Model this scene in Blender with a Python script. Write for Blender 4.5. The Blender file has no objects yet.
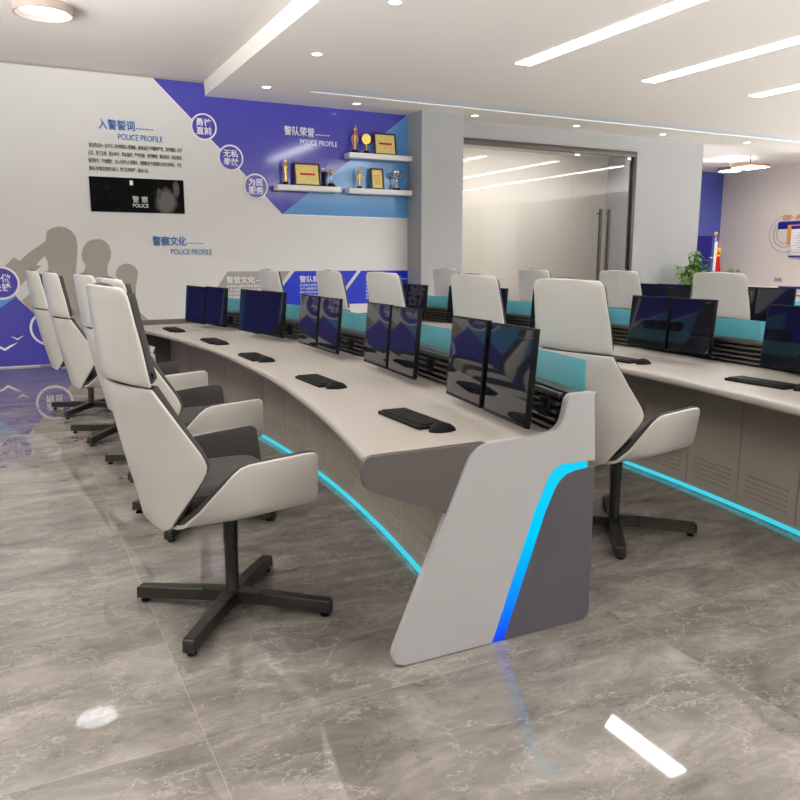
import bpy, bmesh, math, random
from mathutils import Vector, Matrix
random.seed(7)
PI = math.pi
sc = bpy.context.scene
COL = sc.collection

# ------------------------------------------------------------------ materials
def srgb(r, g, b):
    f = lambda c: (c/255/12.92) if c/255 <= .04045 else ((c/255+.055)/1.055)**2.4
    return (f(r), f(g), f(b), 1)

def mat(name, col, rough=.5, metal=0., spec=.5, coat=0., noise=0., nscale=8., bump=0., alpha=1., emit=None, estr=0., trans=0., ior=1.5):
    m = bpy.data.materials.new(name); m.use_nodes = True
    nt = m.node_tree; b = nt.nodes['Principled BSDF']
    b.inputs['Base Color'].default_value = col
    b.inputs['Roughness'].default_value = rough
    b.inputs['Metallic'].default_value = metal
    b.inputs['Specular IOR Level'].default_value = spec
    b.inputs['Coat Weight'].default_value = coat
    b.inputs['Coat Roughness'].default_value = .05
    b.inputs['Transmission Weight'].default_value = trans
    b.inputs['IOR'].default_value = ior
    b.inputs['Alpha'].default_value = alpha
    if emit:
        b.inputs['Emission Color'].default_value = emit
        b.inputs['Emission Strength'].default_value = estr
    if noise or bump:
        tc = nt.nodes.new('ShaderNodeTexCoord'); n = nt.nodes.new('ShaderNodeTexNoise')
        n.inputs['Scale'].default_value = nscale; n.inputs['Detail'].default_value = 5
        nt.links.new(tc.outputs['Object'], n.inputs['Vector'])
        if noise:
            mx = nt.nodes.new('ShaderNodeMix'); mx.data_type = 'RGBA'
            mx.inputs[6].default_value = tuple(c*(1-noise) for c in col[:3])+(1,)
            mx.inputs[7].default_value = tuple(min(1, c*(1+noise)) for c in col[:3])+(1,)
            nt.links.new(n.outputs['Fac'], mx.inputs[0]); nt.links.new(mx.outputs[2], b.inputs['Base Color'])
        if bump:
            bp = nt.nodes.new('ShaderNodeBump'); bp.inputs['Strength'].default_value = bump; bp.inputs['Distance'].default_value = .002
            nt.links.new(n.outputs['Fac'], bp.inputs['Height']); nt.links.new(bp.outputs['Normal'], b.inputs['Normal'])
    return m

def emat(name, col, s):
    m = bpy.data.materials.new(name); m.use_nodes = True
    nt = m.node_tree; nt.nodes.clear()
    e = nt.nodes.new('ShaderNodeEmission'); o = nt.nodes.new('ShaderNodeOutputMaterial')
    e.inputs[0].default_value = col; e.inputs[1].default_value = s
    nt.links.new(e.outputs[0], o.inputs[0]); return m

M = {}
M['wall_white'] = mat('painted_wall', srgb(228, 227, 224), .45, spec=.35, noise=.01, nscale=3)
M['wall_grey'] = mat('grey_wall', srgb(166, 167, 167), .55, noise=.012, nscale=3)
M['wall_beige'] = mat('beige_wall', srgb(216, 206, 194), .55, noise=.012, nscale=3)
M['ceiling'] = mat('ceiling_paint', srgb(238, 232, 225), .8, noise=.01, nscale=2)
M['slot'] = mat('air_slot_paint', srgb(225, 232, 240), .7, noise=.01)
M['blue'] = mat('mural_blue', srgb(78, 76, 182), .1, spec=.5, noise=.01)
M['sky'] = mat('mural_light_blue', srgb(98, 158, 218), .1, spec=.5, noise=.01)
M['royal'] = mat('panel_royal_blue', srgb(10, 50, 205), .35, noise=.01)
M['mural_grey'] = mat('mural_warm_grey', srgb(168, 160, 150), .5, noise=.01)
M['panel_grey'] = mat('info_panel_grey', srgb(168, 164, 160), .5, noise=.01)
M['white'] = mat('white_lacquer', srgb(246, 244, 240), .4, noise=.006)
M['text_blue'] = mat('lettering_blue', srgb(50, 120, 190), .5, noise=.01)
M['text_dark'] = mat('lettering_dark', srgb(60, 58, 56), .6, noise=.01)
M['text_white'] = mat('lettering_white', srgb(250, 250, 252), .5, noise=.01)
M['shell'] = mat('chair_shell_white', srgb(210, 208, 204), .28, spec=.5, coat=.15, noise=.006)
M['fabric'] = mat('chair_fabric_charcoal', srgb(66, 65, 65), .85, noise=.22, nscale=260, bump=.5)
M['base'] = mat('chair_base_metal', srgb(62, 60, 58), .38, metal=.6, noise=.04)
M['desk'] = mat('desk_laminate', srgb(172, 166, 160), .42, spec=.4, noise=.008)
M['panel_white'] = mat('console_side_paint', srgb(186, 187, 191), .38, spec=.4, noise=.006)
M['panel_dark'] = mat('console_dark_grey', srgb(88, 87, 95), .4, noise=.02)
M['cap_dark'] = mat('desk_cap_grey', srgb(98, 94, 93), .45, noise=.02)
M['door'] = mat('cabinet_paint', srgb(176, 166, 155), .45, noise=.01)
M['door_dark'] = mat('cabinet_gap', srgb(92, 86, 80), .6, noise=.02)
M['black'] = mat('black_plastic', srgb(9, 9, 10), .6, spec=.25, noise=.05)
M['bezel'] = mat('monitor_bezel', srgb(6, 6, 8), .5, spec=.2, noise=.05)
M['key'] = mat('key_plastic', srgb(13, 13, 14), .6, spec=.25, noise=.05)
M['screen'] = mat('monitor_screen', (.006, .0075, .013, 1), .03, spec=.5, ior=1.72, noise=.02)
M['rail'] = mat('slat_metal', srgb(120, 115, 110), .35, metal=.6, noise=.03)
M['rail_back'] = mat('slat_backing_metal', srgb(34, 33, 33), .5, noise=.03)  # dark metal sheet behind the slats
M['frame'] = mat('door_frame_bronze', srgb(84, 76, 68), .4, metal=.3, noise=.03)
M['gold'] = mat('gold_metal', (.83, .55, .16, 1), .25, metal=1, noise=.03)
M['bronze'] = mat('bronze_metal', (.55, .3, .16, 1), .35, metal=.9, noise=.05)
M['silver'] = mat('silver_metal', (.8, .8, .82, 1), .18, metal=1, noise=.02)
M['wood'] = mat('dark_cherry_wood', srgb(70, 22, 18), .35, noise=.3, nscale=30)
M['leaf'] = mat('leaf_green', srgb(120, 165, 82), .45, noise=.45, nscale=9)
M['stem'] = mat('stem_green', srgb(90, 96, 50), .6, noise=.2)
M['pot'] = mat('pot_ceramic', srgb(225, 222, 214), .3, noise=.02)
M['soil'] = mat('soil', srgb(60, 45, 35), .9, noise=.3, nscale=40)
M['red'] = mat('flag_red', srgb(215, 20, 18), .7, noise=.05)
M['yellow'] = mat('emblem_yellow', srgb(248, 212, 30), .6, noise=.02)
M['navy'] = mat('navy_paint', srgb(22, 22, 130), .4, noise=.02)
M['office_blue'] = mat('office_blue_wall', srgb(84, 96, 185), .4, noise=.02)
M['orange'] = mat('orange_letter', srgb(225, 150, 60), .5, noise=.03)
M['paper'] = mat('notice_paper', srgb(232, 230, 226), .6, noise=.01)
M['lamp'] = emat('led_panel_light', (.99, .99, .99, 1), 30.0)
M['lamp_disc'] = emat('ring_lamp_light', (.98, .99, 1, 1), 4.0)
M['ring_rim'] = mat('lamp_rim_paint', srgb(176, 160, 150), .5, noise=.02)
M['lamp_office'] = emat('office_lamp_light', (1, .96, .9, 1), 42.0)
M['spot'] = emat('downlight_light', (1, .97, .9, 1), 6.0)
M['led'] = emat('led_cyan', (.06, .62, .76, 1), 1.05)

def gradient_led():
    m = bpy.data.materials.new('led_stripe_blue_to_cyan'); m.use_nodes = True
    nt = m.node_tree; nt.nodes.clear()
    tc = nt.nodes.new('ShaderNodeTexCoord'); sp = nt.nodes.new('ShaderNodeSeparateXYZ')
    r = nt.nodes.new('ShaderNodeValToRGB'); e = nt.nodes.new('ShaderNodeEmission'); o = nt.nodes.new('ShaderNodeOutputMaterial')
    mr = nt.nodes.new('ShaderNodeMapRange'); mr.inputs[1].default_value = 0; mr.inputs[2].default_value = .64
    cr = r.color_ramp
    cr.elements[0].position = 0; cr.elements[0].color = (.01, .05, .95, 1)
    cr.elements[1].position = .95; cr.elements[1].color = (.01, .62, .93, 1)
    k = cr.elements.new(.28); k.color = (.005, .28, 1, 1)
    k = cr.elements.new(.6); k.color = (.0, .58, 1, 1)
    nt.links.new(tc.outputs['Object'], sp.inputs[0]); nt.links.new(sp.outputs['Z'], mr.inputs[0])
    nt.links.new(mr.outputs[0], r.inputs[0]); nt.links.new(r.outputs[0], e.inputs[0]); e.inputs[1].default_value = 1.1
    nt.links.new(e.outputs[0], o.inputs[0]); return m
M['stripe'] = gradient_led()

def glass_mat(name, col, fac, rough=.02, ior=1.45):
    # thin pane: tinted see-through sheet with a fresnel reflection
    m = bpy.data.materials.new(name); m.use_nodes = True
    nt = m.node_tree; nt.nodes.clear()
    t = nt.nodes.new('ShaderNodeBsdfTransparent'); t.inputs[0].default_value = col
    d = nt.nodes.new('ShaderNodeBsdfDiffuse'); d.inputs[0].default_value = col
    g = nt.nodes.new('ShaderNodeBsdfGlossy'); g.inputs['Roughness'].default_value = rough
    f = nt.nodes.new('ShaderNodeFresnel'); f.inputs[0].default_value = ior
    a = nt.nodes.new('ShaderNodeMixShader'); a.inputs[0].default_value = fac
    b = nt.nodes.new('ShaderNodeMixShader'); o = nt.nodes.new('ShaderNodeOutputMaterial')
    tl = nt.nodes.new('ShaderNodeBsdfTranslucent'); tl.inputs[0].default_value = col; dm = nt.nodes.new('ShaderNodeMixShader'); dm.inputs[0].default_value = .5
    nt.links.new(d.outputs[0], dm.inputs[1]); nt.links.new(tl.outputs[0], dm.inputs[2])
    nt.links.new(t.outputs[0], a.inputs[1]); nt.links.new(dm.outputs[0], a.inputs[2])
    nt.links.new(f.outputs[0], b.inputs[0]); nt.links.new(a.outputs[0], b.inputs[1]); nt.links.new(g.outputs[0], b.inputs[2])
    nt.links.new(b.outputs[0], o.inputs[0]); return m
M['cyan_glass'] = glass_mat('cyan_acrylic', (.34, .88, 1, 1), .8)
M['glass'] = glass_mat('clear_glass', (.95, .96, .96, 1), .02, ior=1.3)

def marble():
    m = bpy.data.materials.new('grey_marble_tile'); m.use_nodes = True
    nt = m.node_tree; b = nt.nodes['Principled BSDF']; L = nt.links
    def N(t, **k):
        n = nt.nodes.new(t)
        for a, v in k.items(): setattr(n, a, v)
        return n
    def math_(op, a, b_=None):
        n = N('ShaderNodeMath', operation=op)
        for i, v in enumerate((a, b_)):
            if v is None: continue
            if isinstance(v, (int, float)): n.inputs[i].default_value = v
            else: L.new(v, n.inputs[i])
        return n.outputs[0]
    tc = N('ShaderNodeTexCoord'); sp = N('ShaderNodeSeparateXYZ'); L.new(tc.outputs['Object'], sp.inputs[0])
    TX, TY = 1.6, 3.2
    fx = math_('DIVIDE', math_('ADD', sp.outputs['X'], 160-.408), TX); fy = math_('DIVIDE', math_('ADD', sp.outputs['Y'], 160-2.04), TY)
    ix = math_('FLOOR', fx); iy = math_('FLOOR', fy)
    rx = math_('FRACT', fx); ry = math_('FRACT', fy)
    dx = math_('MULTIPLY', math_('MINIMUM', rx, math_('SUBTRACT', 1., rx)), TX)
    dy = math_('MULTIPLY', math_('MINIMUM', ry, math_('SUBTRACT', 1., ry)), TY)
    seam = math_('LESS_THAN', math_('MINIMUM', dx, dy), .0016)
    # each tile its own cut of stone
    cx = N('ShaderNodeCombineXYZ'); L.new(math_('MULTIPLY', ix, 3.7), cx.inputs[0]); L.new(math_('MULTIPLY', iy, 5.3), cx.inputs[1]); L.new(math_('ADD', ix, iy), cx.inputs[2])
    va = N('ShaderNodeVectorMath', operation='ADD'); L.new(tc.outputs['Object'], va.inputs[0]); L.new(cx.outputs[0], va.inputs[1])
    mp = N('ShaderNodeMapping'); mp.inputs['Rotation'].default_value = (0, 0, .45); mp.inputs['Scale'].default_value = (.9, 2.0, 1)
    L.new(va.outputs[0], mp.inputs[0])
    n1 = N('ShaderNodeTexNoise'); n1.inputs['Scale'].default_value = 2.7; n1.inputs['Detail'].default_value = 9; n1.inputs['Roughness'].default_value = .68; n1.inputs['Distortion'].default_value = .5
    L.new(mp.outputs[0], n1.inputs['Vector'])
    r1 = N('ShaderNodeValToRGB'); c = r1.color_ramp
    c.elements[0].position = .30; c.elements[0].color = srgb(98, 94, 89)
    c.elements[1].position = .72; c.elements[1].color = srgb(166, 161, 155)
    k = c.elements.new(.5); k.color = srgb(131, 126, 121)
    L.new(n1.outputs['Fac'], r1.inputs[0])
    # white veins: thin ridges of a warped noise
    def vein(scale, w, dist, seed):
        mv = N('ShaderNodeMapping'); mv.inputs['Location'].default_value = (seed, seed*1.7, 0); mv.inputs['Rotation'].default_value = (0, 0, .6+seed*.1); mv.inputs['Scale'].default_value = (1, 1.7, 1)
        L.new(va.outputs[0], mv.inputs[0])
        n = N('ShaderNodeTexNoise'); n.inputs['Scale'].default_value = scale; n.inputs['Detail'].default_value = 7; n.inputs['Roughness'].default_value = .6; n.inputs['Distortion'].default_value = dist
        L.new(mv.outputs[0], n.inputs['Vector'])
        d = math_('ABSOLUTE', math_('SUBTRACT', n.outputs['Fac'], .5))
        mr = N('ShaderNodeMapRange'); mr.inputs[1].default_value = 0; mr.inputs[2].default_value = w; mr.inputs[3].default_value = 1; mr.inputs[4].default_value = 0
        L.new(d, mr.inputs[0]); return mr.outputs[0]
    v1 = vein(1.6, .006, .12, 1.3); v2 = vein(3.6, .010, .2, 4.1); v3 = vein(1.1, .003, .3, 7.7)
    def mixc(fac, a, colr, amt):
        x = N('ShaderNodeMix', data_type='RGBA'); L.new(math_('MULTIPLY', fac, amt), x.inputs[0]); L.new(a, x.inputs[6]); x.inputs[7].default_value = colr; return x.outputs[2]
    col = mixc(v1, r1.outputs[0], srgb(190, 186, 180), .42)
    col = mixc(v2, col, srgb(180, 176, 170), .3)
    col = mixc(v3, col, srgb(70, 62, 55), .5)
    col = mixc(seam, col, srgb(180, 176, 170), .38)
    L.new(col, b.inputs['Base Color'])
    b.inputs['Roughness'].default_value = .03; b.inputs['Specular IOR Level'].default_value = .5; b.inputs['IOR'].default_value = 1.75
    return m
M['floor'] = marble()

# ------------------------------------------------------------------ mesh helpers
def link(name, me, m=None, parent=None):
    o = bpy.data.objects.new(name, me); COL.objects.link(o)
    if m is not None:
        for x in (m if isinstance(m, (list, tuple)) else [m]): me.materials.append(x)
    if parent is not None: o.parent = parent
    return o

def build(name, bm, m, parent=None, smooth=True, ang=35):
    bmesh.ops.recalc_face_normals(bm, faces=bm.faces)
    me = bpy.data.meshes.new(name); bm.to_mesh(me); bm.free()
    if smooth:
        me.shade_smooth(); me.set_sharp_from_angle(angle=math.radians(ang))
    return link(name, me, m, parent)

def box(bm, x0, x1, y0, y1, z0, z1, bev=0., mi=0, mtx=None, seg=2):
    r = bmesh.ops.create_cube(bm, size=1)
    vs = r['verts']
    for v in vs:
        v.co = Vector(((x0+x1)/2+v.co.x*(x1-x0), (y0+y1)/2+v.co.y*(y1-y0), (z0+z1)/2+v.co.z*(z1-z0)))
    if mtx is not None:
        for v in vs: v.co = mtx @ v.co
    fs = set(f for v in vs for f in v.link_faces)
    for f in fs: f.material_index = mi
    if bev > 0:
        es = list(set(e for v in vs for e in v.link_edges))
        bmesh.ops.bevel(bm, geom=es, offset=bev, segments=seg, profile=.5, affect='EDGES')

def prism(bm, pts, fn0, fn1, mi=0):
    """closed outline pts -> solid between fn0(p) and fn1(p)"""
    a = [bm.verts.new(fn0(p)) for p in pts]; b = [bm.verts.new(fn1(p)) for p in pts]
    n = len(pts); fs = [bm.faces.new(a), bm.faces.new(b[::-1])]
    for i in range(n):
        fs.append(bm.faces.new((a[i], b[i], b[(i+1) % n], a[(i+1) % n])))
    for f in fs: f.material_index = mi
    bm.normal_update(); bmesh.ops.triangulate(bm, faces=fs[:2], ngon_method='EAR_CLIP')

def tube(bm, pts, rad, n=10, caps=True, mi=0):
    rings = []
    pts = [Vector(p) for p in pts]
    rr = rad if isinstance(rad, (list, tuple)) else [rad]*len(pts)
    for i, p in enumerate(pts):
        d = (pts[min(i+1, len(pts)-1)]-pts[max(i-1, 0)]).normalized()
        u = d.cross(Vector((0, 0, 1)) if abs(d.z) < .9 else Vector((1, 0, 0))).normalized(); w = d.cross(u)
        rings.append([bm.verts.new(p+(u*math.cos(2*PI*k/n)+w*math.sin(2*PI*k/n))*rr[i]) for k in range(n)])
    for a, b in zip(rings, rings[1:]):
        for k in range(n):
            f = bm.faces.new((a[k], a[(k+1) % n], b[(k+1) % n], b[k])); f.material_index = mi
    if caps:
        f = bm.faces.new(rings[0]); f.material_index = mi; f = bm.faces.new(rings[-1][::-1]); f.material_index = mi

def lathe(bm, prof, c=(0, 0, 0), n=20, mi=0, sx=1, sy=1, ring=False):
    rings = []
    for r, z in prof:
        rings.append([bm.verts.new((c[0]+max(r, .0004)*sx*math.cos(2*PI*k/n), c[1]+max(r, .0004)*sy*math.sin(2*PI*k/n), c[2]+z)) for k in range(n)])
    for a, b in zip(rings, rings[1:]+([rings[0]] if ring else [])):
        for k in range(n):
            f = bm.faces.new((a[k], a[(k+1) % n], b[(k+1) % n], b[k])); f.material_index = mi
    if ring: return
    bm.faces.new(rings[0][::-1]).material_index = mi; bm.faces.new(rings[-1]).material_index = mi

def rounded(pts, rads, seg=6):
    """round the corners of an outline"""
    out = []; n = len(pts)
    for i, p in enumerate(pts):
        p = Vector(p); r = rads[i] if isinstance(rads, (list, tuple)) else rads
        if r <= 0: out.append(tuple(p)); continue
        a = Vector(pts[i-1])-p; b = Vector(pts[(i+1) % n])-p
        t = min(r, a.length*.48, b.length*.48)
        A = p+a.normalized()*t; B = p+b.normalized()*t
        for k in range(seg+1):
            s = k/seg; out.append(tuple(A*(1-s)**2+p*2*s*(1-s)+B*s*s))
    return out

def tag(o, label, cat, group=None, kind=None):
    if label: o['label'] = label
    if cat: o['category'] = cat
    if group: o['group'] = group
    if kind: o['kind'] = kind
    return o

def thing(name, label, cat, loc=(0, 0, 0), rz=0, group=None):
    o = bpy.data.objects.new(name, None); COL.objects.link(o); o.empty_display_size = .1
    o.location = loc; o.rotation_euler = (0, 0, rz)
    return tag(o, label, cat, group)

def struct(o, label=None):
    o['kind'] = 'structure'
    if label: o['label'] = label
    return o

def dup(root, loc, rz, label, group=None):
    r = root.copy(); COL.objects.link(r); r.location = loc; r.rotation_euler = (0, 0, rz)
    r['label'] = label
    if group: r['group'] = group
    def rec(src, dst):
        for ch in list(src.children):
            if ch.get('copy_of'): continue
            c = ch.copy(); COL.objects.link(c); c.parent = dst; rec(ch, c)
    rec(root, r)
    return r

DG = None
def text_mesh(name, body, m, x, z, size, parent=None, y=11.05, depth=.004, width=None, spacing=1., line=1., bold=0., rot=None, align='LEFT'):
    c = bpy.data.curves.new(name, 'FONT'); c.body = body; c.size = size; c.extrude = depth; c.space_line = line
    c.space_character = spacing; c.offset = bold; c.resolution_u = 3; c.align_x = align
    t = bpy.data.objects.new('tmp', c); COL.objects.link(t)
    bpy.context.view_layer.update()
    me = bpy.data.meshes.new_from_object(t.evaluated_get(bpy.context.evaluated_depsgraph_get()))
    w = t.dimensions.x
    bpy.data.objects.remove(t); bpy.data.curves.remove(c)
    s = 1 if not width else width/w
    R = rot if rot is not None else Matrix.Rotation(PI/2, 4, 'X')
    me.transform(Matrix.Translation((x, y, z)) @ R @ Matrix.Diagonal((s, 1, 1, 1)))
    me.materials.clear()
    return link(name, me, m, parent)

# ------------------------------------------------------------------ camera
F = 770.; PITCH = math.radians(10.2); YAW = math.radians(26.8); H = 1.35
cam = bpy.data.cameras.new('camera'); co = bpy.data.objects.new('camera', cam); COL.objects.link(co)
cam.sensor_width = 36; cam.lens = 36*F/800; cam.clip_start = .05; cam.clip_end = 100
co.location = (0, 0, H); co.rotation_euler = (PI/2-PITCH, 0, -YAW)
sc.camera = co
_f = Vector((math.sin(YAW)*math.cos(PITCH), math.cos(YAW)*math.cos(PITCH), -math.sin(PITCH)))
_r = Vector((math.cos(YAW), -math.sin(YAW), 0)); _u = _r.cross(_f)
def on_y(px, py, Y):            # point of the plane y = Y seen at photo position px, py -> (x, z)
    d = _f+_r*((px-400)/F)+_u*((400-py)/F); t = Y/d.y; return (d.x*t, H+d.z*t)
def on_x(px, py, X):
    d = _f+_r*((px-400)/F)+_u*((400-py)/F); t = X/d.x; return (d.y*t, H+d.z*t)

# ------------------------------------------------------------------ room shell
YW = 11.06; ZL = 3.57; ZH = 3.76; SILL = 1.0; WY0 = .2
def sbox(name, a, m, bev=0, parent=None, label=None):
    bm = bmesh.new(); box(bm, *a, bev=bev); o = build(name, bm, m, parent, smooth=bev > 0)
    return struct(o, label) if parent is None else o
sbox('floor', (-2.4, 18.2, -3.6, 16.0, -.1, 0), M['floor'])
sbox('wall_far', (-2.4, 6.55, YW, YW+.15, 0, ZH), M['wall_white'], label='white far wall carrying the police mural')
# left wall: solid pier by the mural, then unseen windows added to light the ceiling
sbox('wall_left', (-2.4, -2.2, 7.6, YW, 0, ZH), M['wall_white'])
bm = bmesh.new(); box(bm, -2.4, -2.2, -3.6, 7.6, 0, SILL); box(bm, -2.4, -2.2, -3.6, 7.6, 3.7, ZH); box(bm, -2.4, -2.2, -3.6, WY0, SILL, 3.7)
struct(build('wall_left_added_windows', bm, M['wall_white'], smooth=False))
bm = bmesh.new()
for q in range(6): y = WY0+q*(7.56-WY0)/5; box(bm, -2.38, -2.3, y-.03, y+.03, SILL, 3.7)
struct(build('window_added_left', bm, M['frame'], smooth=False))
sbox('trim_column', (5.72, 6.45, 10.60, YW, 0, ZL), M['wall_grey'], label='grey square column between mural wall and glass doors')
# wall with the glass doors
gx0, gx1, gz = 6.47, 10.33, 3.235
bm = bmesh.new(); box(bm, gx1, 12.08, YW, YW+.2, 0, ZH); box(bm, 6.45, gx1, YW, YW+.2, gz, ZH)
struct(build('wall_entrance', bm, M['wall_grey'], smooth=False), 'grey wall around the glass doors')
# meeting room behind the glass
sbox('wall_meeting_room', (6.3, 12.08, 13.6, 13.7, 0, ZH), M['wall_beige'])
sbox('wall_meeting_side', (6.3, 6.45, YW+.2, 13.6, 0, ZH), M['wall_beige'])
sbox('wall_meeting_end', (11.98, 12.08, YW+.2, 13.6, 0, ZH), M['wall_grey'])
sbox('ceiling_meeting_room', (6.45, 12.0, YW+.2, 13.6, ZL, ZH+.1), M['ceiling'])
# right hand office area
sbox('wall_office_far', (12.08, 18.2, 15.7, 15.85, 0, ZH), M['office_blue'])
sbox('wall_right', (18.0, 18.2, 9.5, 15.7, 0, ZH), M['wall_beige'])
bm = bmesh.new(); box(bm, 18.05, 18.2, -3.45, 9.5, 0, .1); box(bm, 18.05, 18.2, -3.45, 9.5, 3.5, ZH)  # unseen glazing added to light the lowered ceiling
for q in range(6): y = -3.4+q*2.4; box(bm, 18.05, 18.2, y, y+.08, .1, 3.5)
struct(build('wall_right_added_glazing', bm, M['frame'], smooth=False))
# rear wall behind the viewer, wide windows added to let in light
RX0, RX1 = 2.5, 16.5
bm = bmesh.new(); box(bm, -2.4, RX0, -3.6, -3.45, 0, ZH); box(bm, RX1, 18.2, -3.6, -3.45, 0, ZH); box(bm, RX0, RX1, -3.6, -3.45, 0, .6); box(bm, RX0, RX1, -3.6, -3.45, 3.5, ZH)
struct(build('wall_rear', bm, M['wall_white'], smooth=False))
bm = bmesh.new()
for q in range(5): x = RX0+q*(RX1-RX0)/4; box(bm, x-.03, x+.03, -3.56, -3.5, .6, 3.5)
struct(build('window_added_rear', bm, M['frame'], smooth=False))
# ceilings
LX = 2.61
sbox('ceiling', (-2.4, LX, -3.6, YW, ZH, ZH+.15), M['ceiling'])
bm = bmesh.new()
box(bm, LX, 18.2, -3.6, 9.82, ZL, ZH+.15); box(bm, LX, 18.2, 10.2, YW, ZL, ZH+.15)
box(bm, LX, 3.80, 9.82, 10.2, ZL, ZH+.15)
struct(build('ceiling_lowered', bm, M['ceiling'], smooth=False))
sbox('trim_air_slot', (3.80, 18.2, 9.82, 10.2, ZL+.015, ZL+.1), M['slot'])
sbox('ceiling_office', (12.08, 18.2, YW, 15.85, ZH, ZH+.15), M['ceiling'])
sbox('trim_wall_top', (-2.2, LX, YW-.012, YW, ZH-.03, ZH), M['mural_grey'])
sbox('baseboard_right', (17.97, 18.0, 11.2, 15.7, 0, .1), M['white'])

# glass doors ----------------------------------------------------------------
bm = bmesh.new()
box(bm, gx0-.02, gx1+.07, YW-.03, YW+.08, gz-.02, gz+.07, .004); box(bm, gx1, gx1+.07, YW-.03, YW+.08, 0, gz, .004)
struct(build('trim_door_frame', bm, M['frame']))
def pane(name, x0, x1):
    bm = bmesh.new(); box(bm, x0, x1, YW+.015, YW+.027, .02, gz-.02); return struct(build(name, bm, M['glass'], smooth=False))
pane('window_1', gx0, 8.98)
for n, (a, b, hx) in enumerate(((8.995, 9.69, 9.57), (9.70, gx1-.01, 9.76))):
    d = pane('door_%d' % (n+1), a, b)
    bm = bmesh.new(); tube(bm, [(hx, YW-.07, .85), (hx, YW-.07, 2.27)], .034, 12)
    for z in (.95, 2.2): tube(bm, [(hx, YW-.07, z), (hx, YW+.014, z)], .014, 10)
    build('door_handle', bm, M['frame'], d)
    bm = bmesh.new(); box(bm, a, b, YW+.008, YW+.034, gz-.1, gz-.022, .003) if n == 9 else box(bm, b-.12 if n else a, b if n else a+.12, YW+.008, YW+.034, gz-.07, gz-.022, .003)
    build('patch_fitting', bm, M['silver'], d)

# ------------------------------------------------------------------ ceiling lights
LAB = ['first long ceiling light strip from the police mural side, far piece', 'second long ceiling light strip from the mural side, far piece', 'third long ceiling light strip from the mural side, far piece']
for i, x in enumerate((5.47, 7.385, 9.315, 11.24, 13.2)):
    for j, (y0, y1) in enumerate(((4.8, 7.71), (1.62, 4.53), (-1.56, 1.35))):  # unseen near row added to brighten the near floor and console
        if j >= 1 and i == 0: continue
        bm = bmesh.new()
        box(bm, x-.1, x+.1, y0, y1, ZL-.006, ZL-.002)
        o = build('light_strip', bm, M['lamp'], smooth=False)
        place = ['nearest the mural', 'second from the mural side', 'third from the mural side', 'fourth from the mural side', 'farthest from the mural'][i]
        tag(o, 'long white recessed light strip in lowered ceiling, column %s, %s piece' % (place, ['far', 'middle', 'near'][j]), 'ceiling light', 'recessed light strips')
for i, (x, y) in enumerate([(3.20, 10.17), (4.67, 10.62), (6.67, 10.64), (8.66, 10.64), (10.6, 10.64), (12.75, 10.64), (3.21, 8.36), (3.21, 6.45), (3.21, 4.5), (3.21, 2.5)]):
    where = ['over the blue mural, left of the other', 'over the honours shelves beside the column', 'before the left end of the glass doors', 'before the middle of the glass doors',
             'before the grey wall right of the doors', 'before the open office area, farthest right', 'along the ceiling step, second from mural', 'along the ceiling step, third from mural', 'along the ceiling step, fourth from mural', 'along the ceiling step, nearest the viewer'][i]
    t = thing('downlight', 'small round recessed downlight ' + where, 'downlight', (x, y, ZL), 0, 'round downlights')
    bm = bmesh.new(); lathe(bm, [(.055, -.001), (.07, -.001), (.07, -.006), (.055, -.004)], n=20, ring=True); build('trim_ring', bm, M['white'], t)
    bm = bmesh.new(); lathe(bm, [(.057, -.0005), (.057, -.002)], n=20); build('lens', bm, M['spot'], t)
def ring_lamp(loc, r, label):
    t = thing('ring_ceiling_lamp', label, 'ceiling light', loc)
    bm = bmesh.new(); lathe(bm, [(r-.03, 0), (r, 0), (r, -.085), (r-.016, -.085), (r-.022, -.012), (r-.03, -.012)], n=48, ring=True); build('rim', bm, M['ring_rim'], t)
    bm = bmesh.new(); lathe(bm, [(r-.055, -.013), (r-.055, -.045)], n=48); build('diffuser', bm, M['lamp_disc'], t)
    return t
ring_lamp((.52, 8.6, ZH), .27, 'round white rimmed ceiling lamp above the left aisle')
def on_z(px, py, z):
    d = _f+_r*((px-400)/F)+_u*((400-py)/F); t = (z-H)/d.z; return (d.x*t, d.y*t)
x_, y_ = on_z(730, 170.5, 3.5)
t = thing('round_office_lamp', 'round dark rimmed lamp hanging below far right office ceiling', 'ceiling light', (x_, y_, 3.5))
bm = bmesh.new(); lathe(bm, [(.25, .06), (.28, .06), (.28, -.02), (.25, -.02)], n=40, ring=True); build('rim', bm, M['frame'], t)
bm = bmesh.new(); lathe(bm, [(.25, .055), (.25, -.012)], n=40); build('diffuser', bm, M['lamp_office'], t)
bm = bmesh.new(); tube(bm, [(0, 0, .055), (0, 0, ZH-3.5)], .012, 8); build('rod', bm, M['frame'], t)
x_, y_ = on_z(750, 167.5, 3.5)
t = thing('square_office_lamp', 'square bright lamp hanging near the beige wall, far right office', 'ceiling light', (x_, y_, 3.5))
bm = bmesh.new(); box(bm, -.3, .3, -.3, .3, 0, .06, .005); build('housing', bm, M['bronze'], t)
bm = bmesh.new(); box(bm, -.28, .28, -.28, .28, -.008, 0); build('diffuser', bm, M['lamp_office'], t, smooth=False)
bm = bmesh.new(); tube(bm, [(0, 0, .055), (0, 0, ZH-3.5)], .012, 8); build('rod', bm, M['frame'], t)
t = thing('added_meeting_lamp', 'long strip added to light the meeting room behind the glass', 'ceiling light', (8.8, 12.4, ZL-.002))  # lamp added to brighten the room behind the glass
bm = bmesh.new(); box(bm, -1.9, 1.9, -.1, .1, -.03, 0); build('diffuser', bm, M['lamp'], t, smooth=False)

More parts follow.
